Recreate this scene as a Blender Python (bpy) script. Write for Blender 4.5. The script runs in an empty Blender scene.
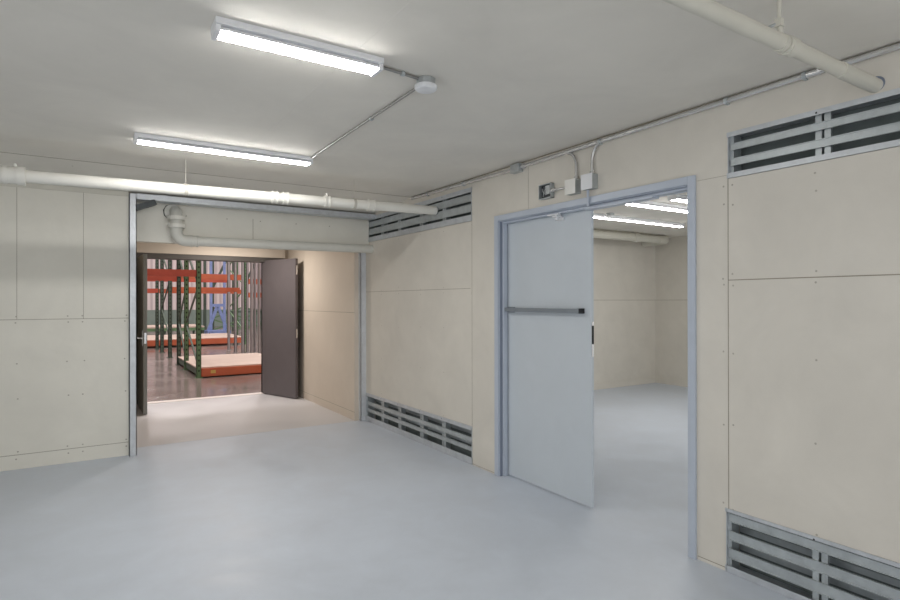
import bpy, bmesh, math, random
from mathutils import Vector, Matrix
random.seed(4)
sc = bpy.context.scene
COL = sc.collection

# ------------------------------------------------------------------ materials
def s2l(c):
    return tuple(((v/255)/12.92 if v/255 <= .04045 else ((v/255+.055)/1.055)**2.4) for v in c)

def mat(name, rgb, rough=.6, metal=0., var=.06, scale=6., rough_var=0., bump=0., detail=4., spec=.5, stretch=None, coat=0.):
    m = bpy.data.materials.new(name); m.use_nodes = True
    nt = m.node_tree; b = nt.nodes['Principled BSDF']
    b.inputs['Roughness'].default_value = rough
    b.inputs['Metallic'].default_value = metal
    b.inputs['Specular IOR Level'].default_value = spec
    b.inputs['Coat Weight'].default_value = coat
    c = s2l(rgb)
    tc = nt.nodes.new('ShaderNodeTexCoord')
    mp = nt.nodes.new('ShaderNodeMapping')
    nt.links.new(tc.outputs['Object'], mp.inputs['Vector'])
    if stretch: mp.inputs['Scale'].default_value = stretch
    n = nt.nodes.new('ShaderNodeTexNoise')
    n.inputs['Scale'].default_value = scale; n.inputs['Detail'].default_value = detail
    n.inputs['Roughness'].default_value = .6
    nt.links.new(mp.outputs['Vector'], n.inputs['Vector'])
    n.inputs['Distortion'].default_value = .4
    r = nt.nodes.new('ShaderNodeValToRGB')
    r.color_ramp.elements[0].position = .3; r.color_ramp.elements[1].position = .7
    r.color_ramp.elements[0].color = tuple(v*(1-var) for v in c)+(1,)
    r.color_ramp.elements[1].color = tuple(min(1, v*(1+var)) for v in c)+(1,)
    nt.links.new(n.outputs['Fac'], r.inputs['Fac'])
    nt.links.new(r.outputs['Color'], b.inputs['Base Color'])
    if rough_var:
        mr = nt.nodes.new('ShaderNodeMapRange')
        mr.inputs['From Min'].default_value = .3; mr.inputs['From Max'].default_value = .7
        mr.inputs['To Min'].default_value = rough-rough_var; mr.inputs['To Max'].default_value = rough+rough_var
        nt.links.new(n.outputs['Fac'], mr.inputs['Value'])
        nt.links.new(mr.outputs['Result'], b.inputs['Roughness'])
    if bump:
        n2 = nt.nodes.new('ShaderNodeTexNoise'); n2.inputs['Scale'].default_value = scale*9
        n2.inputs['Detail'].default_value = 3
        nt.links.new(mp.outputs['Vector'], n2.inputs['Vector'])
        bp = nt.nodes.new('ShaderNodeBump'); bp.inputs['Strength'].default_value = bump; bp.inputs['Distance'].default_value = .01
        nt.links.new(n2.outputs['Fac'], bp.inputs['Height'])
        nt.links.new(bp.outputs['Normal'], b.inputs['Normal'])
    return m

def emit(name, rgb, strength):
    m = bpy.data.materials.new(name); m.use_nodes = True
    nt = m.node_tree; nt.nodes.clear()
    e = nt.nodes.new('ShaderNodeEmission'); o = nt.nodes.new('ShaderNodeOutputMaterial')
    e.inputs['Color'].default_value = tuple(rgb)+(1,); e.inputs['Strength'].default_value = strength
    nt.links.new(e.outputs[0], o.inputs['Surface'])
    return m

M = {}
M['wall']     = mat('board_beige', (211, 206, 196), .75, var=.05, scale=2.6, bump=.08, detail=8)
M['wall_l']   = mat('board_pale', (221, 218, 208), .75, var=.045, scale=2.4, bump=.08, detail=8)
M['wall_p']   = mat('board_passage', (209, 198, 184), .75, var=.03, scale=2.2, bump=.05)
M['band']     = mat('board_band', (206, 203, 192), .75, var=.04, scale=3)
M['joint']    = mat('joint_line', (150, 143, 128), .9, var=.1)
M['screw']    = mat('screw_dot', (174, 169, 157), .8, var=.1)
M['ceil']     = mat('ceiling_board', (222, 218, 209), .85, var=.06, scale=1.6, bump=.08, detail=9)
M['floor']    = mat('painted_floor', (195, 202, 212), .46, var=.06, scale=3.4, rough_var=.1, bump=.06, detail=9, spec=.42)
M['galv']     = mat('galvanised_steel', (184, 190, 192), .38, .55, var=.12, scale=14, rough_var=.08)
M['galv_l']   = mat('galvanised_light', (196, 200, 204), .42, .45, var=.1, scale=14, rough_var=.05)
M['post']     = mat('galvanised_lifted', (206, 209, 213), .45, .1, var=.08, scale=14)  # brighter copy of the galvanised steel, lifts the right post in shadow
M['conduit']  = mat('conduit_steel', (208, 208, 207), .26, .7, var=.05)
M['conduit_d'] = mat('conduit_dull', (150, 150, 148), .4, .5, var=.05)
M['seal'] = mat('grey_seal', (128, 136, 152), .6, var=.05)
M['floor_p'] = mat('passage_floor_warmed', (199, 197, 198), .42, var=.04, scale=1.6, rough_var=.08, bump=.03, detail=6, spec=.4)  # warm lamplight tinted into the floor colour
M['sill'] = mat('threshold_pale', (236, 226, 220), .35, var=.03)
M['rod'] = mat('rod_beige', (186, 182, 172), .5, .1, var=.05)
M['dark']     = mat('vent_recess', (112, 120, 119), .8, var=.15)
M['door']     = mat('door_grey_paint', (195, 202, 208), .42, var=.025, scale=3)
M['frame']    = mat('frame_grey_paint', (181, 189, 201), .38, var=.03, scale=5)
M['bar']      = mat('push_bar_satin', (140, 148, 156), .4, .5, var=.05)
M['darksteel'] = mat('dark_steel', (70, 74, 76), .5, .5, var=.1)
M['black']    = mat('black_rubber', (26, 26, 28), .6, var=.1)
M['pipe']     = mat('painted_pipe', (205, 202, 190), .45, var=.03, scale=4)
M['pipe_w']   = mat('pale_painted_pipe', (222, 220, 212), .4, var=.03, scale=4)
M['pipe_g']   = mat('grey_painted_pipe', (203, 202, 194), .5, var=.04, scale=5)
M['white']    = mat('white_enamel', (225, 226, 228), .4, var=.02)
M['boxw']     = mat('box_white_paint', (226, 224, 218), .45, var=.03)
M['boxg']     = mat('box_grey_steel', (176, 180, 180), .45, .4, var=.1, scale=20)
M['ddoor']    = mat('dark_grey_door', (100, 94, 96), .5, var=.04)
M['ddoor_l'] = mat('dark_grey_door_lightened', (128, 130, 126), .5, var=.04)  # lighter copy of the door grey, brightens the shaded left leaf
M['dframe']   = mat('dark_grey_frame', (78, 74, 70), .55, var=.05)
M['chrome']   = mat('chrome', (205, 205, 205), .25, .9, var=.03)
M['wfloor']   = mat('polished_concrete', (124, 112, 107), .2, var=.16, scale=.9, rough_var=.1, detail=7)
M['wwall']    = mat('warehouse_wall', (226, 214, 212), .8, var=.03, scale=2)
M['wrib']     = mat('warehouse_wall_rib', (204, 190, 191), .8, var=.03, scale=2)
M['wwallg']   = mat('warehouse_wall_green', (132, 146, 138), .8, var=.06, scale=2)
M['green']    = mat('rack_green', (96, 126, 90), .5, var=.18, scale=4)
M['dgreen']   = mat('rack_dark_green', (72, 86, 74), .55, var=.18, scale=4)
M['orange']   = mat('rack_orange', (190, 98, 66), .5, var=.1, scale=3)
M['red']      = mat('rack_red_orange', (180, 80, 62), .5, var=.1, scale=3)
M['ply']      = mat('plywood', (194, 175, 162), .7, var=.12, scale=2.5, stretch=(1, 8, 1))
M['silver']   = mat('rack_silver', (176, 170, 172), .45, .4, var=.1)
M['hole']     = mat('rack_hole', (22, 24, 22), .9, var=.05)
M['blue']     = mat('machine_blue', (122, 138, 184), .5, var=.15)
M['tube']     = emit('lamp_tube', (1, .985, .96), 78)
M['tube_in']  = emit('lamp_tube_inner', (1, .985, .96), 32)
M['label']    = mat('beam_tag', (206, 176, 96), .6, var=.05)

# ------------------------------------------------------------------ mesh builder
class MB:
    def __init__(s): s.v = []; s.f = []; s.mi = []; s.sm = []
    def face(s, idx, m=0, smooth=False): s.f.append(idx); s.mi.append(m); s.sm.append(smooth)
    def box(s, x0, x1, y0, y1, z0, z1, m=0, mtx=None):
        n = len(s.v)
        for p in ((x0,y0,z0),(x1,y0,z0),(x1,y1,z0),(x0,y1,z0),(x0,y0,z1),(x1,y0,z1),(x1,y1,z1),(x0,y1,z1)):
            s.v.append(tuple(mtx @ Vector(p)) if mtx else p)
        for q in ((0,3,2,1),(4,5,6,7),(0,1,5,4),(1,2,6,5),(2,3,7,6),(3,0,4,7)):
            s.face([n+i for i in q], m)
        return s
    def quad(s, a, b, c, d, m=0):
        n = len(s.v); s.v += [tuple(a), tuple(b), tuple(c), tuple(d)]; s.face([n, n+1, n+2, n+3], m); return s
    def disc(s, c, nrm, r, m=0, seg=10):
        nrm = Vector(nrm).normalized(); a = nrm.orthogonal().normalized(); b = nrm.cross(a)
        n = len(s.v)
        for i in range(seg):
            t = 2*math.pi*i/seg; s.v.append(tuple(Vector(c)+a*r*math.cos(t)+b*r*math.sin(t)))
        s.face(list(range(n, n+seg)), m); return s
    def tube(s, path, r, seg=20, m=0, caps=True):
        """round tube along a polyline; r may be a list (one radius per point)"""
        P = [Vector(p) for p in path]; k = len(P)
        rr = r if isinstance(r, (list, tuple)) else [r]*k
        d0 = (P[1]-P[0]).normalized(); u = d0.orthogonal().normalized()
        rings = []
        for i in range(k):
            if i == 0: d = (P[1]-P[0])
            elif i == k-1: d = (P[-1]-P[-2])
            else: d = (P[i+1]-P[i]).normalized()+(P[i]-P[i-1]).normalized()
            d.normalize(); u = (u-d*u.dot(d)).normalized(); w = d.cross(u)
            n = len(s.v); rings.append(n)
            for j in range(seg):
                t = 2*math.pi*j/seg; s.v.append(tuple(P[i]+u*rr[i]*math.cos(t)+w*rr[i]*math.sin(t)))
        for i in range(k-1):
            a, b = rings[i], rings[i+1]
            for j in range(seg):
                j2 = (j+1) % seg; s.face([a+j, a+j2, b+j2, b+j], m, True)
        if caps:
            for rg, rev in ((rings[0], True), (rings[-1], False)):
                n = len(s.v); s.v += [s.v[rg+j] for j in range(seg)]
                idx = list(range(n, n+seg)); s.face(idx[::-1] if rev else idx, m)
        return s
    def lathe(s, prof, c, axis='z', seg=28, m=0):
        """prof: list of (radius, offset along axis)"""
        n = len(s.v); c = Vector(c)
        A = {'z': (Vector((1,0,0)), Vector((0,1,0)), Vector((0,0,1))), 'x': (Vector((0,1,0)), Vector((0,0,1)), Vector((1,0,0))), 'y': (Vector((0,0,1)), Vector((1,0,0)), Vector((0,1,0)))}[axis]
        for r, h in prof:
            for j in range(seg):
                t = 2*math.pi*j/seg; s.v.append(tuple(c+A[0]*r*math.cos(t)+A[1]*r*math.sin(t)+A[2]*h))
        for i in range(len(prof)-1):
            for j in range(seg):
                j2 = (j+1) % seg; s.face([n+i*seg+j, n+i*seg+j2, n+(i+1)*seg+j2, n+(i+1)*seg+j], m, False)
        s.face([n+j for j in range(seg)][::-1], m); k = n+(len(prof)-1)*seg; s.face([k+j for j in range(seg)], m)
        return s
    def bar(s, a, b, w, h, m=0):
        """rectangular bar between two points, width w horizontally, height h"""
        a = Vector(a); b = Vector(b); d = b-a; L = d.length; d.normalize()
        up = Vector((0,0,1)) if abs(d.z) < .95 else Vector((0,1,0))
        x = d.cross(up).normalized(); z = x.cross(d)
        mt = Matrix(((x.x,d.x,z.x,a.x),(x.y,d.y,z.y,a.y),(x.z,d.z,z.z,a.z),(0,0,0,1)))
        return s.box(-w/2, w/2, 0, L, -h/2, h/2, m, mt)
    def build(s, name, mats, parent=None, bevel=0., kind=None, label=None, cat=None, group=None):
        if not isinstance(mats, (list, tuple)): mats = [mats]
        if parent is None:
            xs = [v[0] for v in s.v]; ys = [v[1] for v in s.v]; zs = [v[2] for v in s.v]
            org = Vector(((min(xs)+max(xs))/2, (min(ys)+max(ys))/2, min(zs)))
        else: org = ORG[parent.name]
        me = bpy.data.meshes.new(name)
        me.from_pydata([tuple(Vector(v)-org) for v in s.v], [], s.f)
        for m in mats: me.materials.append(m)
        for p, mi, sm in zip(me.polygons, s.mi, s.sm): p.material_index = mi; p.use_smooth = sm
        bm = bmesh.new(); bm.from_mesh(me); bmesh.ops.recalc_face_normals(bm, faces=bm.faces); bm.to_mesh(me); bm.free()
        me.update()
        o = bpy.data.objects.new(name, me); COL.objects.link(o)
        if parent is None: o.location = org
        else: o.parent = parent
        ORG[o.name] = org
        if bevel:
            b = o.modifiers.new('bevel', 'BEVEL'); b.width = bevel; b.segments = 2; b.limit_method = 'ANGLE'
        tag(o, label, cat, group, kind)
        return o
ORG = {}
def tag(o, label=None, cat=None, group=None, kind=None):
    if label: o['label'] = label
    if cat: o['category'] = cat
    if group: o['group'] = group
    if kind: o['kind'] = kind
    return o
def thing(name, loc, label, cat, group=None, kind=None):
    o = bpy.data.objects.new(name, None); COL.objects.link(o); o.location = loc
    o.empty_display_size = .1
    ORG[o.name] = Vector(loc)
    return tag(o, label, cat, group, kind)

def arc(c, a, b, n=8):
    """quarter circle points: c + a*cos + b*sin"""
    c, a, b = Vector(c), Vector(a), Vector(b)
    return [c+a*math.cos(t*math.pi/2/n)+b*math.sin(t*math.pi/2/n) for t in range(n+1)]

# ------------------------------------------------------------------ layout constants (metres)
XR = 2.955           # right wall face
WT = .15             # right wall thickness
ZC = 2.585           # ceiling
YB = 6.30            # back wall (left part)
YCR = 5.36           # where the ceiling starts to slope down
ZB = 2.53            # ceiling height over the back wall
YH = 6.45            # header over the passage
XPL, XPR = .40, 2.83 # passage side walls
YP = 9.32            # passage end wall
XI, YI = 8.71, 6.70  # inner room far walls
XL, YN = -3.2, -2.6  # left wall, and rear edge left open for fill light

def wall_grid(mb, ax, lo, hi, u0, u1, v0, v1, holes, m=0):
    """wall slab with rectangular holes. ax 'x': slab lo..hi in x, u=y, v=z ; ax 'y': u=x, v=z"""
    us = sorted({u0, u1, *[h[i] for h in holes for i in (0, 1) if u0 < h[i] < u1]})
    vs = sorted({v0, v1, *[h[i] for h in holes for i in (2, 3) if v0 < h[i] < v1]})
    for a, b in zip(us, us[1:]):
        for c, d in zip(vs, vs[1:]):
            mu, mv = (a+b)/2, (c+d)/2
            if any(h[0] < mu < h[1] and h[2] < mv < h[3] for h in holes): continue
            if ax == 'x': mb.box(lo, hi, a, b, c, d, m)
            else: mb.box(a, b, lo, hi, c, d, m)

# ------------------------------------------------------------------ floor and ceiling
mb = MB(); mb.box(XL, XI+.1, YN, 6.58, -.1, 0); mb.box(3.1, XI+.1, 6.58, YI+.1, -.1, 0)
mb.build('floor', M['floor'], kind='structure', label='pale blue grey painted concrete floor of the empty rooms', cat='floor')
mb = MB(); mb.box(.28, 2.96, 6.584, YP-.02, -.1, 0)
mb.build('floor_passage', M['floor_p'], kind='structure', label='floor of the short passage beyond the opening, warm lamplight tinted into its colour', cat='floor')
mb = MB(); mb.box(-14, 26, YP+.12, 36.5, -.1, -.001)
mb.build('floor_warehouse', M['wfloor'], kind='structure', label='polished brown concrete floor of the warehouse beyond the passage', cat='floor')

mb = MB()
mb.box(XL, XR+.02, YN, YCR, ZC, ZC+.1)
mb.quad((XL, YCR, ZC), (XR+.02, YCR, ZC), (XR+.02, YB+.02, ZB), (XL, YB+.02, ZB), 0)
mb.box(XL, XR+.02, YB+.02, YH+.2, ZB, ZB+.1)
# faint joints and specks
mb.box(XL, XR, YCR-.006, YCR+.004, ZC-.002, ZC+.01, 1)
mb.box(1.02, 1.026, YN, YCR, ZC-.0008, ZC+.01, 0)
for i in range(12):
    t = random.uniform(.15, .85); x = -.7+i*.32+random.uniform(-.05, .05)
    mb.disc((x, YCR+(YB-YCR)*t, ZC+(ZB-ZC)*t-.001), (0, -.05, -1), .007, 1)
mb.build('ceiling', [M['ceil'], M['joint']], kind='structure', label='flat grey beige board ceiling with a sloped strip at the back', cat='ceiling')
mb = MB(); mb.box(XR+.02, XI+.1, YN, YI+.1, ZC, ZC+.1)
mb.build('ceiling_inner_room', M['ceil'], kind='structure', label='grey ceiling of the room beyond the double door', cat='ceiling')

# ------------------------------------------------------------------ right wall
DY0, DY1, DZ = 2.028, 3.855, 2.155
V = dict(u1=(4.236, 6.53, 2.20, 2.50), l1=(4.236, 6.53, .0, .342), u2=(.30, 1.803, 2.139, 2.385), l2=(.30, 1.817, .0, .343))
holes = [(DY0, DY1, -.01, DZ)]+[V[k] for k in V]
mb = MB(); wall_grid(mb, 'x', XR, XR+WT, YN, 6.60, 0, ZC, holes)
e = .0012
def jy(y, z0, z1, w=.004): mb.box(XR-e, XR+.001, y-w/2, y+w/2, z0, z1, 1)
def jz(z, y0, y1, w=.004): mb.box(XR-e, XR+.001, y0, y1, z-w/2, z+w/2, 1)
jy(1.803, .343, 2.139); jz(1.588, YN, 1.803, .005); jz(2.16, 1.803, 1.99, .0015)
jy(4.238, .342, 2.20, .003); jz(1.591, 4.262, 6.53, .004); jy(3.46, 2.2, ZC, .002); jz(ZC-.004, YN, 5.33, .008)
jz(.02, 1.82, 1.99, .004); jz(.012, 3.9, 4.27, .003)
for y in (1.775, 1.83, 1.36, .95, .5):
    for z in (.36, .80, 1.20, 1.57, 1.61, 2.0, 2.10): 
        mb.disc((XR-e, y+random.uniform(-.004, .004), z+random.uniform(-.015, .015)), (-1, 0, 0), .0055, 2)
for y in (4.24, 4.72, 5.17, 5.66, 6.1):
    for z in (.37, .8, 1.2, 1.56, 1.62, 2.17): mb.disc((XR-e, y, z+random.uniform(-.02, .02)), (-1, 0, 0), .005, 2)
mb.build('wall_right', [M['wall'], M['joint'], M['screw']], kind='structure', label='beige board wall with the grey double door and slotted vents', cat='wall')

# left part of the back wall
mb = MB(); mb.box(XL, .372, YB, YB+.12, 0, ZB+.02)
def bx(x, z0, z1, w=.0035): mb.box(x-w/2, x+w/2, YB-e, YB+.001, z0, z1, 1)
def bz(z, x0, x1, w=.0045): mb.box(x0, x1, YB-e, YB+.001, z-w/2, z+w/2, 1)
mb.box(XL, .372, YB-.012, YB+.001, 2.486, ZB, 3)
bz(1.318, XL, .372); bz(.128, XL, .372)
for x in (-2.0, -1.0, -.489, .005): bx(x, 1.318, 2.486)
for x in (-.489, .005, -.12, .345, -.95):
    for z in (.09, .155, .62, .93, 1.29, 1.345): mb.disc((x+random.uniform(-.01, .01), YB-e, z), (0, -1, 0), .007, 2)
mb.build('wall_back', [M['wall_l'], M['joint'], M['screw'], M['band']], kind='structure', label='pale board wall left of the passage opening', cat='wall')
mb = MB(); mb.box(XL-.1, XL, 2.4, YB+.1, 0, ZC)
mb.build('wall_left', M['wall_l'], kind='structure', label='plain board wall closing the room on the left', cat='wall')

# ------------------------------------------------------------------ passage
mb = MB(); mb.box(.40, 2.955, YH, YH+.10, 2.075, ZB)
mb.box(1.569, 1.574, YH-e, YH+.001, 2.08, 2.38, 1)
for x in (.9, 1.3, 1.65, 2.05, 2.45):
    mb.disc((x, YH-e, 2.36), (0, -1, 0), .006, 1)
mb.build('wall_header', [M['wall_l'], M['joint']], kind='structure', label='pale board header panel over the passage opening', cat='wall')
mb = MB(); mb.box(XPR, XPR+.12, 6.60, YP, 0, 2.45)
mb.box(XPR-e, XPR+.001, 6.6, YP, 1.333, 1.338, 1)
mb.box(XPR-e, XPR+.001, 6.6, YP, .10, .104, 1)
mb.build('wall_passage_right', [M['wall_p'], M['joint']], kind='structure', label='warm lit beige board side wall inside the passage', cat='wall')
mb = MB(); mb.box(XPL-.12, XPL, YB+.12, YP, 0, 2.45)
mb.build('wall_passage_left', M['wall_p'], kind='structure', label='board side wall hidden behind the left passage corner', cat='wall')
mb = MB(); mb.box(XPL-.12, XPR+.12, YH+.1, YP, 2.45, 2.55)
mb.build('ceiling_passage', M['ceil'], kind='structure', label='board ceiling of the short passage', cat='ceiling')
# end wall with the doorway
mb = MB(); wall_grid(mb, 'y', YP, YP+.14, -6, 12, 0, 2.7, [(.645, 2.435, -.01, 2.15)])
mb.box(-6, 12, YP, YP+.14, 2.7, 7.5)
mb.build('wall_passage_end', M['wall_p'], kind='structure', label='beige wall above the dark doorway into the warehouse', cat='wall')
mb = MB(); mb.box(.42, 2.765, YP-.06, YP, 2.175, 2.43)
mb.build('trim_door_header', M['wall_p'], bevel=.003, kind='structure', label='boxed beige board over the dark double doorway', cat='trim')
mb = MB(); mb.box(.645, 2.435, YP-.02, YP+.13, -.02, .006)
mb.build('trim_threshold', M['sill'], kind='structure', label='bright metal threshold strip at the warehouse doorway', cat='trim')

# warehouse doorway: frame and two open leaves
d2 = thing('door_2', (1.54, YP, 0), 'dark grey double door standing open to the warehouse', 'door', kind='structure')
mb = MB()
mb.box(.60, .645, YP-.075, YP+.15, 0, 2.10); mb.box(2.435, 2.48, YP-.075, YP+.15, 0, 2.10)
mb.box(.60, 2.775, YP-.075, YP+.15, 2.10, 2.172)
mb.build('door_frame', M['dframe'], d2, bevel=.003)
def leaf_matrix(h, ang):
    return Matrix.Translation(Vector(h)) @ Matrix.Rotation(ang, 4, 'Z')
# left leaf: hinge at left jamb, local x runs along the leaf
mt = leaf_matrix((.648, YP-.03, 0), math.atan2(-.92, .012))
mb = MB(); mb.box(0, .91, 0, .045, .012, 2.095, 0, mt)
ll = mb.build('door_leaf', M['ddoor_l'], d2, bevel=.002)
ll['label'] = 'left leaf seen nearly edge on'
mb = MB()
mb.lathe([(.03, 0), (.03, .008), (.012, .01), (.012, .05)], mt @ Vector((.83, 0, 1.0)), 'x', 14)
mb2 = MB()
p = mt @ Vector((.83, -.05, 1.0)); q = mt @ Vector((.70, -.05, 1.0)); p0 = mt @ Vector((.83, 0, 1.0))
mb2.tube([p0, p], .012, 12); mb2.tube([p, q], .010, 12); mb2.box(.80, .86, -.006, 0, .9, 1.1, 0, mt)
mb2.box(.905, .914, .01, .035, .93, 1.07, 0, mt)
mb2.build('lever_handle', M['chrome'], ll)
ra = math.atan2(-.79, .28)
mt = leaf_matrix((2.412, YP-.005, 0), ra)
mb = MB(); mb.box(0, .85, -.0, .045, .012, 2.125, 0, mt)
rl = mb.build('door_leaf', M['ddoor'], d2, bevel=.002); rl['label'] = 'right leaf folded back against the passage wall'
mb = MB(); mb.box(.846, .853, .010, .035, .92, 1.06, 0, mt); mb.box(.846, .853, .010, .035, 1.88, 2.02, 0, mt)
mb.build('latch_plate', M['chrome'], rl)

# galvanised posts and track round the opening
mb = MB()
mb.box(.372, .379, 6.25, 6.42, 0, 2.512); mb.box(.372, .435, 6.25, 6.256, 0, 2.512); mb.box(.429, .435, 6.25, 6.27, 0, 2.512)
mb.build('trim_1', M['galv_l'], kind='structure', label='galvanised steel corner post at the left of the passage opening', cat='trim')
mb = MB()
mb.box(2.885, 2.955, 6.535, 6.541, 0, 2.49); mb.box(2.885, 2.891, 6.535, 6.60, 0, 2.49)
mb.build('trim_2', M['post'], kind='structure', label='galvanised steel corner post at the right of the passage opening', cat='trim')
mb = MB()
mb.box(.435, 2.955, 6.25, 6.256, 2.468, 2.516); mb.box(.435, 2.955, 6.256, 6.40, 2.463, 2.468)
mb.box(.60, .70, 6.246, 6.25, 2.466, 2.518)
mb.build('trim_3', M['galv_l'], kind='structure', label='galvanised steel track across the top of the passage opening', cat='trim')
mb = MB(); mb.bar((.432, 6.30, 2.381), (.60, 6.30, 2.452), .10, .05)
mb.build('strut_bracket', M['darksteel'], label='short diagonal grey steel brace in the upper left corner of the opening', cat='bracket')

# ------------------------------------------------------------------ inner room
mb = MB(); mb.box(XR+WT, XI+.1, YI, YI+.1, 0, ZC)
mb.box(XR+WT, XI, YI-e, YI+.001, 1.487, 1.493, 1); mb.box(XR+WT, XI, YI-.012, YI+.001, 0, .10, 0)
mb.build('wall_inner_back', [M['wall'], M['joint']], kind='structure', label='pale back wall of the room beyond the double door', cat='wall')
mb = MB(); mb.box(XI, XI+.1, YN, YI, 0, ZC)
mb.box(XI-e, XI+.001, YN, YI, 1.487, 1.493, 1); mb.box(XI-.012, XI+.001, YN, YI-.012, 0, .10, 0)
mb.build('wall_inner_right', [M['wall'], M['joint']], kind='structure', label='pale far side wall of the room beyond the double door', cat='wall')

# ------------------------------------------------------------------ double door in the right wall
d1 = thing('door_1', (XR, 2.95, 0), 'blue grey steel double door, left leaf shut and right leaf open', 'door', kind='structure')
F0, F1, FT = 1.994, 3.885, 2.195
mb = MB()
def casing(x0, x1, w):
    mb.box(x0, x1, F0, F0+w, 0, FT); mb.box(x0, x1, F1-w, F1, 0, FT); mb.box(x0, x1, F0+w, F1-w, FT-w, FT)
casing(XR-.018, XR-.0005, .047)
casing(XR+WT+.0005, XR+WT+.018, .052)
# jamb lining and the stop
for (a, b) in ((F0+.0405, F0+.052), (F1-.052, F1-.0405)): mb.box(XR, XR+WT, a, b, 0, FT-.0405)
mb.box(XR, XR+WT, F0+.052, F1-.052, FT-.052, FT-.0405)
S0, S1 = XR+.028, XR+.068
mb.box(S0, S1, F0+.052, F0+.068, 0, FT-.052); mb.box(S0, S1, F1-.074, F1-.052, 0, FT-.052)
mb.box(S0, S1, F0+.068, F1-.074, FT-.068, FT-.052)
fr = mb.build('door_frame', M['frame'], d1, bevel=.0025)
mb = MB()   # dark seal along the stops
mb.box(XR+.002, S0, F1-.0535, F1-.052, 0, FT-.052)
mb.box(S1, S1+.008, F1-.066, F1-.054, 0, FT-.056); mb.box(S1, S1+.008, 2.872, F1-.066, FT-.066, FT-.054)
mb.build('seal_strip', M['seal'], fr)
mb = MB(); mb.box(XR+.008, XR+.07, 2.30, 2.86, FT-.082, FT-.0685)
mb.build('coordinator_strip', M['frame'], fr)
X0 = XR+.077
mb = MB(); mb.box(X0, X0+.024, 2.872, F1-.054, .010, FT-.064)
lf = mb.build('door_leaf', M['door'], d1, bevel=.002)
mb = MB()
mb.box(X0-.052, X0-.018, 2.945, 3.80, 1.388, 1.420)
mb.box(X0-.018, X0, 3.72, 3.80, 1.38, 1.427); mb.box(X0-.018, X0, 2.945, 3.0, 1.385, 1.423)
pb = mb.build('push_bar', M['bar'], lf, bevel=.003)
mb = MB(); mb.box(X0-.053, X0-.001, 2.937, 2.945, 1.386, 1.422)
mb.build('end_cap', M['black'], pb)
mb = MB(); mb.box(X0+.003, X0+.021, 2.868, 2.873, 1.17, 1.30)
mb.build('strike_plate', M['black'], lf)
mb = MB(); mb.box(X0+.003, X0+.021, 2.8685, 2.873, 1.08, 1.17); mb.box(X0+.003, X0+.021, 2.8685, 2.873, 1.30, 1.33)
mb.build('strike_trim', M['chrome'], lf)
mb = MB()
mb.box(X0-.075, X0-.045, 3.13, 3.25, FT-.078, FT-.0685); mb.box(X0-.06, X0, 3.16, 3.21, FT-.092, FT-.078); mb.box(X0-.010, X0, 3.14, 3.22, FT-.115, FT-.090)
mb.tube([(X0-.035, 3.185, FT-.092), (X0-.035, 3.185, FT-.112)], .014, 12)
mb.build('roller_catch', M['white'], lf, bevel=.002)

# ------------------------------------------------------------------ slotted vents
def vent(key, label, studs, up):
    y0, y1, z0, z1 = V[key]; H = z1-z0
    t = thing('slotted_vent', (XR, (y0+y1)/2, z0), label, 'vent', 'galvanised slotted vents in the beige wall')
    g = .0015
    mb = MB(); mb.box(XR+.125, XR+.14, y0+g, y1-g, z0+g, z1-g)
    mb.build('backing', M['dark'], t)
    mb = MB()   # U-shaped tracks top and bottom and end channels
    tk = {2: .12, 1: .19, 3: .19, 0: .11}[up]*H
    mb.box(XR-.006, XR-.002, y0-.004, y1+.004, z0+.002, z0+tk); mb.box(XR-.004, XR+.11, y0+g, y1-g, z0+.002, z0+.006)
    tt = {2: .09, 1: .13, 3: .10, 0: .045}[up]*H
    mb.box(XR-.006, XR-.002, y0-.004, y1+.004, z1-tt, z1+.004); mb.box(XR-.004, XR+.11, y0+g, y1-g, z1-.006, z1-.002)
    for yy in (y0, y1):
        a, b = (yy+g, yy+.005) if yy == y0 else (yy-.005, yy-g)
        mb.box(XR-.006, XR+.11, a, b, z0+.002, z1-.002)
    mb.box(XR-.004, XR, y0+.0, y1, z0+tk*.55, z0+tk*.62)
    for y in studs: mb.disc((XR-.0065, y+.02, z1-.012), (-1, 0, 0), .005, 1)
    mb.build('track', [M['galv_l'], M['darksteel']], t)
    rows = {2: ((.24, .39), (.57, .73)), 1: ((.185, .405), (.48, .72)), 3: ((.28, .41), (.53, .65)), 0: ((.06, .19), (.33, .48), (.61, .77))}[up]
    rows = [(1-b, 1-a) for a, b in rows]
    for a, b in rows:
        mb = MB(); za, zb = z0+a*H, z0+b*H; zm = (za+zb)/2
        # C-section slat: face with two small returned lips
        mb.box(XR+.004, XR+.008, y0+.012, y1-.012, za, zb)
        mb.box(XR-.003, XR+.004, y0+.012, y1-.012, za, za+.003); mb.box(XR-.003, XR+.004, y0+.012, y1-.012, zb-.003, zb)
        mb.build('slat', M['galv'], t)
    for cz in {0: (.62, .335), 3: (.72, .43)}.get(up, ()):
        mb = MB(); mb.box(XR+.108, XR+.112, y0+.012, y1-.012, z0+(cz-.045)*H, z0+(cz+.045)*H)
        mb.build('rear_slat', M['galv'], t)
    q = XR+(.0095 if up != 2 else .016)
    for i, y in enumerate([y1-.03]+studs):
        mb = MB()
        if i: mb.box(q, q+.004, y-.034, y-.006, z0+.008, z1-.008)
        mb.box(q, q+.004, y+.006, y+.026 if not i else y+.034, z0+.008, z1-.008)
        mb.box(q+.004, q+.070, y+.006, y+.010, z0+.008, z1-.008)
        if i: mb.box(q+.004, q+.070, y-.010, y-.006, z0+.008, z1-.008)
        mb.build('stud', M['galv'], t)
vent('u1', 'galvanised slotted vent high on the wall where the long white pipe enters', [4.72, 5.17, 5.66, 6.09], 1)
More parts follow.
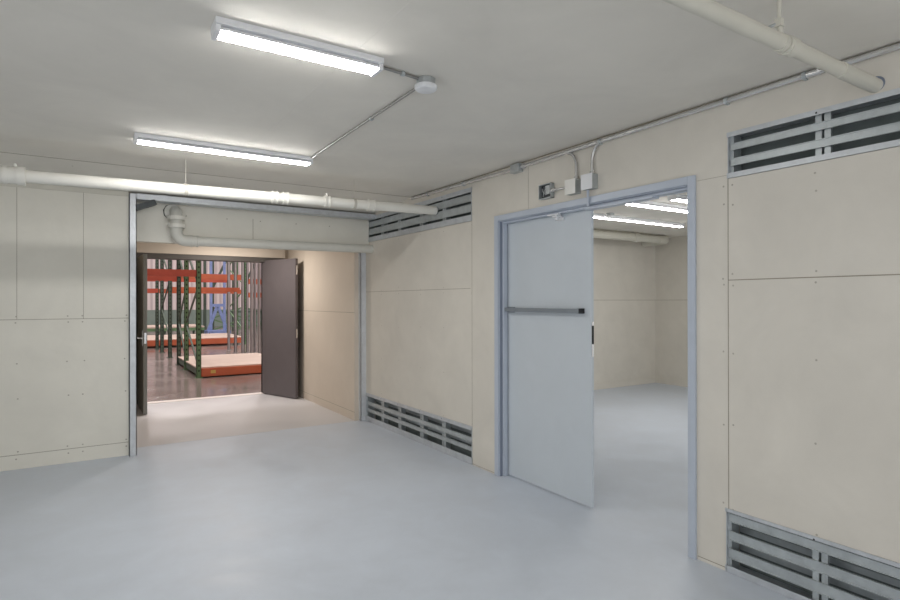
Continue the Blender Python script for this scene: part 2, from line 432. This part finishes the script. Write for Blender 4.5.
vent('l1', 'galvanised slotted vent at floor level between the passage corner and the double door', [4.736, 5.168, 5.659, 6.088], 3)
vent('u2', 'galvanised slotted vent high on the wall right of the double door', [.88, 1.335], 2)
vent('l2', 'galvanised slotted vent at floor level right of the double door', [.88, 1.35], 0)

# ------------------------------------------------------------------ pipes
def coupling(parent, c, axis, r, L, mtl, name='coupling', bolts=False):
    mb = MB()
    h = L/2
    prof = [(r*.98, -h), (r*1.22, -h), (r*1.22, -h*.62), (r*1.10, -h*.55), (r*1.10, h*.55), (r*1.22, h*.62), (r*1.22, h), (r*.98, h)]
    mb.lathe(prof, c, axis, 24)
    if bolts:
        c = Vector(c)
        mb.box(c.x-h*.3, c.x+h*.3, c.y-r*1.45, c.y-r*1.05, c.z-r*.25, c.z+r*.25)
    return mb.build(name, mtl, parent)

# long back pipe
za, zb = 2.331, 2.374
Yp = 4.86
def zl(x): return za+(zb-za)*(x+.5)/3.45
t = thing('sprinkler_pipe', (1.2, Yp, zl(1.2)), 'long white pipe running across the room below the rear ceiling', 'pipe', 'painted pipes')
R1 = .043
mb = MB(); mb.tube([(-.40, Yp, zl(-.40)), (XR-.008, Yp, zl(XR))], R1, 28); mb.build('pipe', M['pipe_w'], t)
mb = MB(); mb.tube([(-.50, Yp, zl(-.5)), (-.49, Yp, zl(-.49)), (-.475, Yp, zl(-.47)), (-.45, Yp, zl(-.45)), (-.34, Yp, zl(-.34))], [.02, .043, .055, .058, .058], 28)
mb.tube([(-.375, Yp, zl(-.375)), (-.33, Yp, zl(-.33))], .064, 28); mb.tube([(-.45, Yp, zl(-.45)), (-.43, Yp, zl(-.43))], .062, 28)
mb.tube([(-.385, Yp-.01, zl(-.38)+.05), (-.385, Yp-.01, zl(-.38)+.078)], .009, 10)
mb.build('end_elbow', M['pipe_w'], t)
for x, L in ((1.36, .05), (1.45, .05), (1.82, .05), (2.245, .075)):
    coupling(t, (x, Yp, zl(x)), 'x', R1, L, M['pipe_w'], 'coupling')
for x in (.675, 2.08):
    zc = ZC
    mb = MB(); mb.tube([(x, Yp, zl(x)+R1), (x, Yp, ZC)], .0022, 8)
    mb.lathe([(R1*1.04, -.012), (R1*1.12, -.012), (R1*1.12, .012), (R1*1.04, .012)], (x, Yp, zl(x)), 'x', 24)
    mb.build('hanger_rod', M['rod'], t)
mb = MB(); mb.tube([(1.82, Yp, zl(1.82)+R1), (1.82, Yp, zl(1.82)+R1+.03)], .012, 12)
mb.build('vent_plug', M['pipe_w'], t)

# elbowed pipe in front of the header
Ye = 6.36; R2 = .05; xe = .795; zt = 2.375; z2 = 2.094
t = thing('drain_pipe', (xe, Ye, z2), 'grey white elbowed pipe dropping from the header and running along its bottom edge', 'pipe', 'painted pipes')
mb = MB()
pts = [(xe-.02, YH-.005, zt+.01)]+arc((xe, YH-.02, zt-.075), (0, 0, .085), (0, -.07, 0), 8)[0:]
path = [(xe, YH-.001, zt+.005)]+[tuple(p) for p in arc((xe, YH-.03, zt-.055), (0, 0, .06), (0, -.06, 0), 8)]+[(xe, Ye, zt-.06)]
path = [(xe, YH-.004, zt+.02), (xe, YH-.02, zt+.02)]+[tuple(p) for p in arc((xe, YH-.02, zt-.05), (0, 0, .07), (0, -.07, 0), 8)][1:]+[(xe, Ye, z2+.10)]
mb.tube(path, R2*1.12, 24)
mb.build('drop_elbow', M['pipe_g'], t)
mb = MB()
path = [(xe, Ye, z2+.15)]+[tuple(p) for p in arc((xe+.09, Ye, z2+.09), (-.09, 0, 0), (0, 0, -.09), 10)]+[(xe+.16, Ye, z2)]
mb.tube(path, R2*1.12, 24); mb.build('elbow', M['pipe_g'], t)
mb = MB(); mb.tube([(xe+.14, Ye, z2), (XR+.01, Ye, z2+.014)], R2, 24); mb.build('pipe', M['pipe_g'], t)
for dz in (.145, .225):
    mb = MB(); mb.lathe([(R2*1.1, -.018), (R2*1.62, -.018), (R2*1.62, .018), (R2*1.1, .018)], (xe, Ye, z2+dz), 'z', 24); mb.build('coupling', M['pipe_w'], t)
coupling(t, (xe+.17, Ye, z2), 'x', R2, .07, M['pipe_g'])
mb = MB(); mb.lathe([(.078, 0), (.078, .03)], (xe-.025, YH-.034, zt+.012), 'y', 24); mb.build('flange', M['pipe_g'], t)
mb = MB(); mb.lathe([(.083, 0), (.083, .002)], (xe-.03, YH-.004, zt+.014), 'y', 9); mb.build('wall_gap', M['black'], t)

# near pipe under the ceiling, top right
Yn, zn, R3 = 1.115, 2.427, .0285
t = thing('sprinkler_pipe', (2.2, Yn, zn), 'cream pipe under the ceiling entering the wall above the right hand vent', 'pipe', 'painted pipes')
mb = MB(); mb.tube([(-1.6, Yn, zn), (XR+.02, Yn, zn)], R3, 28); mb.build('pipe', M['pipe'], t)
mb = MB(); mb.tube([(2.20, Yn, zn), (2.25, Yn, zn)], R3*1.22, 28); mb.tube([(2.185, Yn, zn), (2.20, Yn, zn)], R3*1.12, 28); mb.build('coupling', M['pipe'], t)
mb = MB(); mb.tube([(2.62, Yn, zn), (XR-.0, Yn, zn)], R3*1.1, 28); mb.build('sleeve', M['pipe'], t)
mb = MB(); mb.tube([(XR-.002, Yn-.004, zn+.006), (XR-.0005, Yn-.004, zn+.006)], R3*1.2, 24); mb.build('wall_gap', M['seal'], t)
mb = MB()
mb.tube([(2.155, Yn, ZC), (2.155, Yn, zn+.075)], .007, 10); mb.box(2.143, 2.167, Yn-.012, Yn+.012, zn+.055, zn+.085)
mb.tube([(2.155, Yn, zn+.07), (2.168, Yn, zn+R3)], .009, 10)
mb.lathe([(R3*1.03, -.012), (R3*1.10, -.012), (R3*1.10, .012), (R3*1.03, .012)], (2.168, Yn, zn), 'x', 24)
hr = mb.build('hanger_rod', M['pipe'], t)
mb = MB(); mb.tube([(2.155, Yn+.0, zn+.07), (2.115, Yn+.05, zn+.05)], .006, 8); mb.build('hanger_bolt', M['boxg'], hr)

# pipe in the inner room
t = thing('sprinkler_pipe', (7.4, 6.45, 2.48), 'white pipe along the back of the room seen through the open door', 'pipe', 'painted pipes')
Zq, Yq, R4 = 2.508, 6.20, .064
mb = MB(); mb.tube([(3.3, Yq, Zq), (8.15, Yq, Zq)], R4, 24); mb.build('pipe', M['pipe'], t)
mb = MB(); path = [(8.12, Yq, Zq)]+[tuple(p) for p in arc((8.25, Yq+.13, Zq), (0, -.13, 0), (.13, 0, 0), 8)]+[(8.38, YI-.014, Zq)]
mb.tube(path, R4*1.12, 24); mb.build('elbow', M['pipe'], t)
coupling(t, (7.55, Yq, Zq), 'x', R4, .10, M['pipe'])
mb = MB(); mb.tube([(7.1, Yq, Zq+R4), (7.1, Yq, ZC)], .008, 8); mb.build('hanger_rod', M['pipe'], t)

# ------------------------------------------------------------------ conduits and boxes
xc, zc = XR-.016, 2.553
def strap(parent, c, axis='y', r=.0145):
    mb = MB(); mb.lathe([(r*1.02, -.009), (r*1.35, -.009), (r*1.35, .009), (r*1.02, .009)], c, axis, 14)
    c = Vector(c)
    if axis == 'y': mb.box(c.x+.004, XR-.0002, c.y-.007, c.y+.007, c.z-.020, c.z-.006)
    return mb.build('strap', M['galv'], parent)
t = thing('conduit', (xc, 2.2, zc), 'long steel conduit along the top of the right wall above the double door', 'conduit', 'steel conduits')
mb = MB(); mb.tube([(xc, -.6, zc+.010), (xc, 1.4, zc+.010), (xc, 3.50, zc-.008)], .0145, 16); mb.build('tube', M['conduit'], t)
for y in (.7, 1.40, 1.80, 2.70): strap(t, (xc, y, zc+.010-(max(0, y-1.4)/2.1)*.018))
mb = MB(); mb.lathe([(.0125, -.03), (.0165, -.03), (.0165, .03), (.0125, .03)], (xc, 1.36, zc+.010), 'y', 16); mb.build('coupling', M['conduit'], t)
t = thing('conduit', (xc, 4.4, zc-.01), 'steel conduit along the wall top from the inline box to the far corner', 'conduit', 'steel conduits')
mb = MB(); mb.tube([(xc, 3.63, zc-.012), (xc, 4.2, zc-.002), (xc, 5.33, zc+.012)], .0145, 16); mb.build('tube', M['conduit'], t)
for y in (4.35, 5.0): strap(t, (xc, y, zc-.002+(y-4.2)*.012))
# inline box
t = thing('junction_box', (XR-.03, 3.565, 2.50), 'small grey steel box in line with the wall conduit near the ceiling', 'electrical box', 'electrical boxes')
mb = MB(); mb.box(XR-.052, XR-.0005, 3.52, 3.625, 2.505, 2.572); mb.build('box', M['boxg'], t, bevel=.003)
mb = MB(); mb.lathe([(.013, 0), (.020, 0), (.020, .03), (.013, .03)], (xc, 3.488, zc-.008), 'y', 14); mb.build('connector', M['conduit'], t)

def bent(y0, ytop, zbot, side):
    return [(xc, y0, zbot), (xc, y0, zc-.11)]+[(xc, y0+side*.055*(1-math.cos(a*math.pi/2/8)), zc-.11+.085*math.sin(a*math.pi/2/8)) for a in range(1, 9)]
# boxes above the door
def pull_box(y0, y1, z0, z1, depth, m, label, cov):
    t = thing('junction_box', (XR-depth/2, (y0+y1)/2, z0), label, 'electrical box', 'electrical boxes')
    mb = MB(); mb.box(XR-depth, XR-.0005, y0, y1, z0, z1); mb.build('box', M['boxg'], t, bevel=.003)
    mb = MB(); mb.box(XR-depth-.004, XR-depth, y0-.002, y1+.002, z0-.002, z1+.002)
    for a, b in ((.12, .12), (.88, .88), (.12, .88), (.88, .12)):
        mb.disc((XR-depth-.0045, y0+(y1-y0)*a, z0+(z1-z0)*b), (-1, 0, 0), .0035, 0, 8)
    cv = mb.build('cover', m, t, bevel=.001); 
    return t
pull_box(2.893, 2.992, 2.232, 2.334, .058, M['boxw'], 'left of two square boxes above the double door, pale grey cover', 0)
pull_box(2.735, 2.835, 2.240, 2.342, .058, M['white'], 'right of two square boxes above the double door, bright white cover', 0)
t = thing('conduit', (xc, 2.94, 2.334), 'bent steel conduit dropping from the wall conduit to the left square box', 'conduit', 'steel conduits')
mb = MB(); mb.tube([(xc, 2.925, 2.336), (xc, 2.925, 2.43)]+[(xc-.0, 2.925+.10*(1-math.cos(a*math.pi/16)), 2.43+.11*math.sin(a*math.pi/16)) for a in range(1, 8)], .010, 14); mb.build('tube', M['conduit'], t)
mb = MB(); mb.lathe([(.010, 0), (.017, 0), (.017, .018), (.010, .018)], (xc, 2.925, 2.337), 'z', 14); mb.build('connector', M['conduit'], t)
t = thing('conduit', (xc, 2.78, 2.342), 'bent steel conduit dropping from the wall conduit to the right square box', 'conduit', 'steel conduits')
mb = MB(); mb.tube([(xc, 2.775, 2.344), (xc, 2.775, 2.43)]+[(xc, 2.775-.08*(1-math.cos(a*math.pi/16)), 2.43+.115*math.sin(a*math.pi/16)) for a in range(1, 8)], .010, 14); mb.build('tube', M['conduit'], t)
mb = MB(); mb.lathe([(.010, 0), (.017, 0), (.017, .018), (.010, .018)], (xc, 2.775, 2.345), 'z', 14); mb.build('connector', M['conduit'], t)
t = thing('conduit', (XR-.022, 2.80, 2.12), 'short painted conduit from the white square box down to the door frame head', 'conduit', 'steel conduits')
mb = MB(); mb.tube([(XR-.030, 2.80, 2.2375), (XR-.030, 2.80, 2.125)], .009, 14); mb.build('tube', M['frame'], t)
# open box with wires
t = thing('junction_box', (XR-.02, 3.24, 2.25), 'open square wiring box left of the two square boxes above the door', 'electrical box', 'electrical boxes')
y0, y1, z0, z1 = 3.165, 3.30, 2.245, 2.355
mb = MB()
mb.box(XR-.006, XR-.001, y0, y1, z0, z1)
for a in ((y0, y0+.005, z0, z1), (y1-.005, y1, z0, z1), (y0, y1, z0, z0+.005), (y0, y1, z1-.005, z1)): mb.box(XR-.036, XR-.001, *a)
mb.build('box', M['galv'], t)
mb = MB(); mb.box(XR-.010, XR-.006, y0+.006, y1-.006, z0+.006, z1-.006); mb.build('recess', M['darksteel'], t)
mb = MB()
mb.box(XR-.034, XR-.012, y0+.015, y0+.06, z0+.03, z0+.095)
mb.tube([(XR-.02, y0+.03, z0+.05), (XR-.036, y0+.06, z0+.07), (XR-.03, y0+.085, z0+.04), (XR-.02, y0+.10, z0+.02)], .004, 8)
mb.tube([(XR-.02, y0+.035, z0+.05), (XR-.04, y0+.05, z0+.025), (XR-.03, y0+.095, z0+.06), (XR-.02, y0+.11, z0+.08)], .004, 8)
mb.build('wires', M['boxg'], t)
t = thing('conduit', (XR-.02, 3.08, 2.30), 'short level conduit joining the open box to the left square box', 'conduit', 'steel conduits')
mb = MB(); mb.tube([(XR-.024, 2.995, 2.293), (XR-.024, 3.19, 2.298)], .009, 14); mb.build('tube', M['conduit'], t)
mb = MB(); mb.lathe([(.009, 0), (.016, 0), (.016, .03), (.009, .03)], (XR-.024, 3.135, 2.297), 'y', 14); mb.build('connector', M['conduit'], t)

# ------------------------------------------------------------------ ceiling lights
def strip_light(x0, x1, y, label, group, tube, w=.056, dy=.029, r=.014, zt=ZC):
    t = thing('ceiling_light', ((x0+x1)/2, y, zt), label, 'ceiling light', group)
    mb = MB(); mb.box(x0, x1, y-w, y+w, zt-.026, zt-.0005)
    mb.build('housing', M['white'], t)
    for d in (-dy, dy):
        mb = MB(); mb.tube([(x0+.022, y+d, zt-.040), (x1-.022, y+d, zt-.040)], r, 16)
        mb.mi = [0 if sum(mb.v[i][2] for i in f)/len(f) < zt-.040-r*.42 and len(f) == 4 else 1 for f in mb.f]   # only the lowest faces glow, opaque back added to keep glow off the ceiling
        mb.build('tube', [tube, M['white']], t)
    for a, b in ((x0, x0+.02), (x1-.02, x1)):
        mb = MB(); mb.box(a, b, y-w+.004, y+w-.004, zt-.055, zt-.026); mb.build('lamp_holder', M['white'], t, bevel=.003)
    return t
G = 'twin tube strip lights on the main room ceiling'
strip_light(.435, 1.155, 2.41, 'nearer glowing twin tube strip light on the ceiling', G, M['tube'])
strip_light(.285, 1.49, 4.32, 'farther glowing twin tube strip light in front of the long white pipe', G, M['tube'])
G = 'twin tube strip lights in the room beyond the double door'
strip_light(5.30, 7.28, 5.14, 'strip light farthest in beyond the double door', G, M['tube_in'], .04, .02, .010)
strip_light(4.35, 7.0, 4.22, 'middle strip light seen under the frame of the double door', G, M['tube_in'], .056, .029, .014)
strip_light(5.18, 7.2, 3.78, 'strip light just under the top right corner of the double door frame', G, M['tube_in'], .056, .029, .014)

def sensor(x, y, r, label, grp):
    t = thing('ceiling_sensor', (x, y, ZC), label, 'ceiling sensor', grp)
    mb = MB(); mb.lathe([(r*.86, 0), (r*.86, -.030)], (x, y, ZC-.0005), 'z', 8); mb.build('octagon_box', M['boxg'], t, bevel=.002)
    mb = MB(); mb.lathe([(r*.80, -.030), (r, -.036), (r, -.050), (r*.86, -.058), (r*.3, -.061)], (x, y, ZC), 'z', 28); mb.build('cover', M['white'], t)
sensor(5.62, 5.0, .06, 'small round fitting on the ceiling beyond the double door', 'round ceiling fittings')
sensor(1.44, 2.465, .057, 'round white fitting on an octagon box beside the nearer strip light', 'round ceiling fittings')
t = thing('conduit', (1.31, 2.45, ZC), 'short ceiling conduit from the nearer strip light to the round fitting', 'conduit', 'steel conduits')
mb = MB(); mb.tube([(1.166, 2.43, ZC-.010), (1.392, 2.46, ZC-.010)], .0075, 12); mb.build('tube', M['conduit_d'], t)
mb = MB(); mb.lathe([(.009, -.008), (.013, -.008), (.013, .008), (.009, .008)], (1.30, 2.4466, ZC-.010), 'x', 12); mb.build('strap', M['galv'], t)
t = thing('conduit', (1.47, 3.4, ZC), 'long ceiling conduit from the round fitting to the farther strip light', 'conduit', 'steel conduits')
mb = MB(); mb.tube([(1.448, 2.515, ZC-.010), (1.475, 4.27, ZC-.010)], .0075, 12); mb.build('tube', M['conduit_d'], t)
mb = MB(); mb.lathe([(.009, -.008), (.013, -.008), (.013, .008), (.009, .008)], (1.4615, 3.15, ZC-.010), 'y', 12); mb.build('strap', M['galv'], t)

# ------------------------------------------------------------------ warehouse
mb = MB(); mb.box(-14, 26, 36.0, 36.3, 1.0, 9, 0); mb.box(-14, 26, 35.98, 36.3, 0, 1.0, 1)
x = -2.0
while x < 14:
    mb.box(x, x+.09, 35.95, 36.0, 1.0, 9, 2); x += .26
mb.build('wall_warehouse_far', [M['wwall'], M['wwallg'], M['wrib']], kind='structure', label='ribbed white far wall of the warehouse with a grey green lower band', cat='wall')
mb = MB(); mb.box(-14.2, -14, YP+.14, 36, 0, 9); mb.build('wall_warehouse_left', M['wwall'], kind='structure', label='white side wall of the warehouse, out of view', cat='wall')
mb = MB(); mb.box(26, 26.2, YP+.14, 36, 0, 9); mb.build('wall_warehouse_right', M['wwall'], kind='structure', label='white side wall of the warehouse behind the right leaf', cat='wall')
mb = MB(); mb.box(-14, 26, YP+.14, 36.2, 9, 9.1); mb.build('ceiling_warehouse', M['wwall'], kind='structure', label='white high roof of the warehouse', cat='ceiling')

def rack_post(parent, x, y, h, m, w=.085, holes=True):
    mb = MB()
    mb.box(x-w/2, x+w/2, y-w/2, y-w/2+.012, 0, h); mb.box(x-w/2, x-w/2+.012, y-w/2, y+w/2, 0, h); mb.box(x+w/2-.012, x+w/2, y-w/2, y+w/2, 0, h)
    mb.box(x-w*.75, x+w*.75, y-w*.75, y+w*.75, 0, .012)
    if holes:
        z = .12
        while z < min(h, 3.0):
            mb.box(x-.012, x+.012, y-w/2-.002, y-w/2+.001, z, z+.035, 1)
            mb.box(x-w/2-.002, x-w/2+.001, y-.012, y+.012, z, z+.035, 1); z += .10
    return mb.build('upright_post', [m, M['hole']], parent)
def braces(parent, x, y0, y1, m, h=4.0, first=.25):
    z = first; k = 0
    while z < h-.8:
        mb = MB()
        if k % 2 == 0: mb.bar((x, y0, z), (x, y1, z+.75), .03, .035)
        else: mb.bar((x, y1, z), (x, y0, z+.75), .03, .035)
        mb.build('brace', m, parent); z += .8; k += 1
def beam(parent, x0, x1, y, z0, z1, m, tagx=None):
    mb = MB(); mb.box(x0, x1, y-.03, y+.03, z0, z1); mb.box(x0, x1, y-.034, y-.028, z0+.02, z0+.032)
    b = mb.build('beam', m, parent)
    if tagx is not None:
        mb = MB(); mb.box(tagx, tagx+.09, y-.038, y-.034, z0+.055, z0+.115); mb.build('load_tag', M['label'], b)
    return b
# near rack: low deck between green and silver frames
t = thing('pallet_rack', (2.8, 13.3, 0), 'nearest pallet rack, low plywood deck with orange front beam just outside the doorway', 'pallet rack', 'green and orange pallet racks')
for y, m in ((11.95, M['green']), (13.50, M['green']), (14.65, M['dgreen'])): rack_post(t, 1.885, y, 4.6, m)
braces(t, 1.885, 11.95, 13.5, M['dgreen'], 4.4, .22); braces(t, 1.885, 13.5, 14.65, M['dgreen'], 4.4, .22)
for y in (12.05, 14.6): rack_post(t, 3.70, y, 4.6, M['silver'], .06, False)
beam(t, 1.93, 3.67, 11.95, .02, .175, M['orange'], 2.10); beam(t, 1.93, 3.67, 14.60, .02, .175, M['orange'])
mb = MB()
for i in range(4): mb.box(1.86, 3.67, 11.98+i*.66, 11.98+i*.66+.655, .176, .196)
mb.build('deck', M['ply'], t)
for x in (1.87, 2.7, 3.6):
    mb = MB(); mb.box(x, x+.05, 11.99, 14.56, .05, .175); mb.build('deck_support', M['dgreen'], t)
# left bay beams, held by the same green frames
for y, z0, z1 in ((11.95, 1.955, 2.085), (14.65, 1.955, 2.085)): beam(t, -.9, 1.845, y, z0, z1, M['red'])
for y in (11.95, 14.65): rack_post(t, -.94, y, 4.6, M['green'])

# middle frames
t = thing('pallet_rack', (1.92, 18.2, 0), 'middle pallet rack, dark uprights behind the nearest rack with red beams', 'pallet rack', 'green and orange pallet racks')
for y in (16.65, 18.45, 19.75): rack_post(t, 1.93, y, 4.8, M['dgreen'], .09)
braces(t, 1.93, 16.65, 18.45, M['dgreen'], 4.4, .5)
for y in (15.4, 16.4, 17.3, 18.2): rack_post(t, 3.72, y, 4.8, M['silver'], .07, False)
rack_post(t, 3.95, 16.0, 4.8, M['silver'], .05, False); rack_post(t, 3.98, 17.0, 4.8, M['silver'], .05, False)
beam(t, 1.98, 3.69, 16.65, 1.74, 1.86, M['orange']); beam(t, -.6, 1.88, 19.0, 1.74, 1.86, M['red'])
for y in (19.0,): rack_post(t, -.65, y, 4.8, M['dgreen'], .09)
# far rack with deck
t = thing('pallet_rack', (3.2, 21.7, 0), 'farther pallet rack with a long low plywood deck and orange beam', 'pallet rack', 'green and orange pallet racks')
beam(t, 1.30, 4.68, 20.4, .06, .235, M['orange']); beam(t, 1.30, 4.68, 23.2, .06, .235, M['orange'])
mb = MB()
for i in range(5): mb.box(1.30, 4.68, 20.42+i*.56, 20.42+i*.56+.555, .236, .26)
mb.build('deck', M['ply'], t)
for y in (20.4, 21.8, 23.2): rack_post(t, 4.72, y, 5.0, M['green'], .10); 
for y in (20.4, 23.2): rack_post(t, 1.26, y, 5.0, M['green'], .10)
braces(t, 4.72, 20.4, 23.2, M['green'], 4.8, .4)
beam(t, 1.31, 4.67, 20.4, 2.20, 2.39, M['orange']); beam(t, 1.31, 4.67, 23.2, 2.20, 2.39, M['red'])
beam(t, 1.31, 4.67, 20.4, 1.74, 1.88, M['orange'])
# rearmost rack
t = thing('pallet_rack', (5.5, 28.5, 0), 'rearmost pallet rack of green uprights near the far white wall', 'pallet rack', 'green and orange pallet racks')
for x, y in ((5.05, 28.2), (5.05, 30.2), (6.4, 28.2), (6.4, 30.2), (8.2, 28.2), (8.2, 30.2)): rack_post(t, x, y, 5.0, M['dgreen'], .12, False)
beam(t, 6.46, 8.14, 28.2, 2.30, 2.55, M['orange']); beam(t, 6.46, 8.14, 28.2, 1.66, 1.9, M['orange'])
for x0, x1 in ((5.05, 6.4), (6.4, 8.2)):
    for z in (.15, .7): 
        mb = MB(); mb.bar((x0, 28.2, z), (x1, 28.2, z+.5), .05, .06); mb.bar((x0, 28.2, z+.5), (x1, 28.2, z), .05, .06); mb.build('brace', M['green'], t)
mb = MB(); mb.box(5.0, 8.2, 28.1, 28.3, .95, 1.02); mb.build('shelf_rail', M['dgreen'], t)
for x in (5.05, 6.4):
    mb = MB(); mb.bar((x, 28.2, 2.1), (x+.7, 28.2, 3.6), .06, .10); mb.build('brace', M['dgreen'], t)
# low pallet stack far back
t = thing('pallet_stack', (2.7, 26, 0), 'pale low platform on a green frame far back on the left', 'platform')
mb = MB(); mb.box(1.2, 4.2, 25.2, 27.6, .42, .47); mb.build('deck', M['ply'], t)
mb = MB(); mb.box(1.2, 4.2, 25.2, 25.28, .30, .42); mb.build('front_rail', M['green'], t)
for x in (1.25, 2.7, 4.1):
    for y in (25.25, 27.5):
        mb = MB(); mb.box(x, x+.08, y, y+.08, 0, .42); mb.build('leg', M['dgreen'], t)
# blue lift
t = thing('lift', (4.9, 26.6, 0), 'blue steel mast machine standing deep in the warehouse', 'lift')
bx0, by0 = 4.62, 26.4
for dx in (0, .55):
    mb = MB(); mb.box(bx0+dx, bx0+dx+.10, by0, by0+.1, 0.1, 3.3); mb.build('mast', M['blue'], t)
mb = MB()
mb.bar((bx0-.1, by0+.05, .12), (bx0+.30, by0+.05, 1.25), .08, .12); mb.bar((bx0+.75, by0+.05, .12), (bx0+.35, by0+.05, 1.25), .08, .12)
mb.build('leg_frame', M['blue'], t)
mb = MB(); mb.box(bx0-.15, bx0+.8, by0-.3, by0+.5, .08, .22); mb.build('base', M['blue'], t)
for z in (1.25, 2.55):
    mb = MB(); mb.box(bx0+.10, bx0+.55, by0+.02, by0+.08, z, z+.12); mb.build('crossbar', M['blue'], t)
for dx in (-.1, .7):
    for dy in (-.25, .4):
        mb = MB(); mb.lathe([(.06, 0), (.08, .01), (.08, .05), (.06, .06)], (bx0+dx, by0+dy, .08), 'x', 14); mb.build('wheel', M['black'], t)

# ------------------------------------------------------------------ lamps
def area(name, loc, sx, sy, power, col=(1, 1, 1), rot=(0, 0, 0)):
    l = bpy.data.lights.new(name, 'AREA'); l.shape = 'RECTANGLE'; l.size = sx; l.size_y = sy; l.energy = power; l.color = col
    o = bpy.data.objects.new(name, l); COL.objects.link(o); o.location = loc; o.rotation_euler = rot
    return o
area('passage_ceiling_lamp', (1.8, 8.4, 2.44), .3, .3, 22, (1, .92, .84))
for i, (x, y) in enumerate(((0, 14), (6, 14), (0, 21), (7, 21), (2, 29), (9, 29))):
    area('warehouse_fill_lamp', (x, y, 8.6), 1.2, 1.2, 285, (1, .94, .93))  # unseen area lamps added to light the warehouse

w = bpy.data.worlds.new('world'); sc.world = w; w.use_nodes = True
w.node_tree.nodes['Background'].inputs['Color'].default_value = (.97, .98, 1, 1)
w.node_tree.nodes['Background'].inputs['Strength'].default_value = 1.12  # even fill light, let in through the open side behind the camera

# ------------------------------------------------------------------ camera
cam = bpy.data.cameras.new('camera'); co = bpy.data.objects.new('camera', cam); COL.objects.link(co)
cam.sensor_width = 36; cam.lens = 572.4/900*36; cam.clip_start = .05; cam.clip_end = 200
yaw, pit, roll = (math.radians(a) for a in (32.68, .113, -.081))
fw = Vector((math.sin(yaw)*math.cos(pit), math.cos(yaw)*math.cos(pit), math.sin(pit)))
rt = Vector((math.cos(yaw), -math.sin(yaw), 0)); up = rt.cross(fw)
r2 = rt*math.cos(roll)+up*math.sin(roll); u2 = -rt*math.sin(roll)+up*math.cos(roll)
co.matrix_world = Matrix(((r2.x, u2.x, -fw.x, 0), (r2.y, u2.y, -fw.y, 0), (r2.z, u2.z, -fw.z, 1.476), (0, 0, 0, 1)))
sc.camera = co

sc.view_settings.view_transform = 'Standard'
sc.view_settings.look = 'None'
sc.view_settings.exposure = 0.41
sc.cycles.max_bounces = 10
sc.cycles.diffuse_bounces = 6
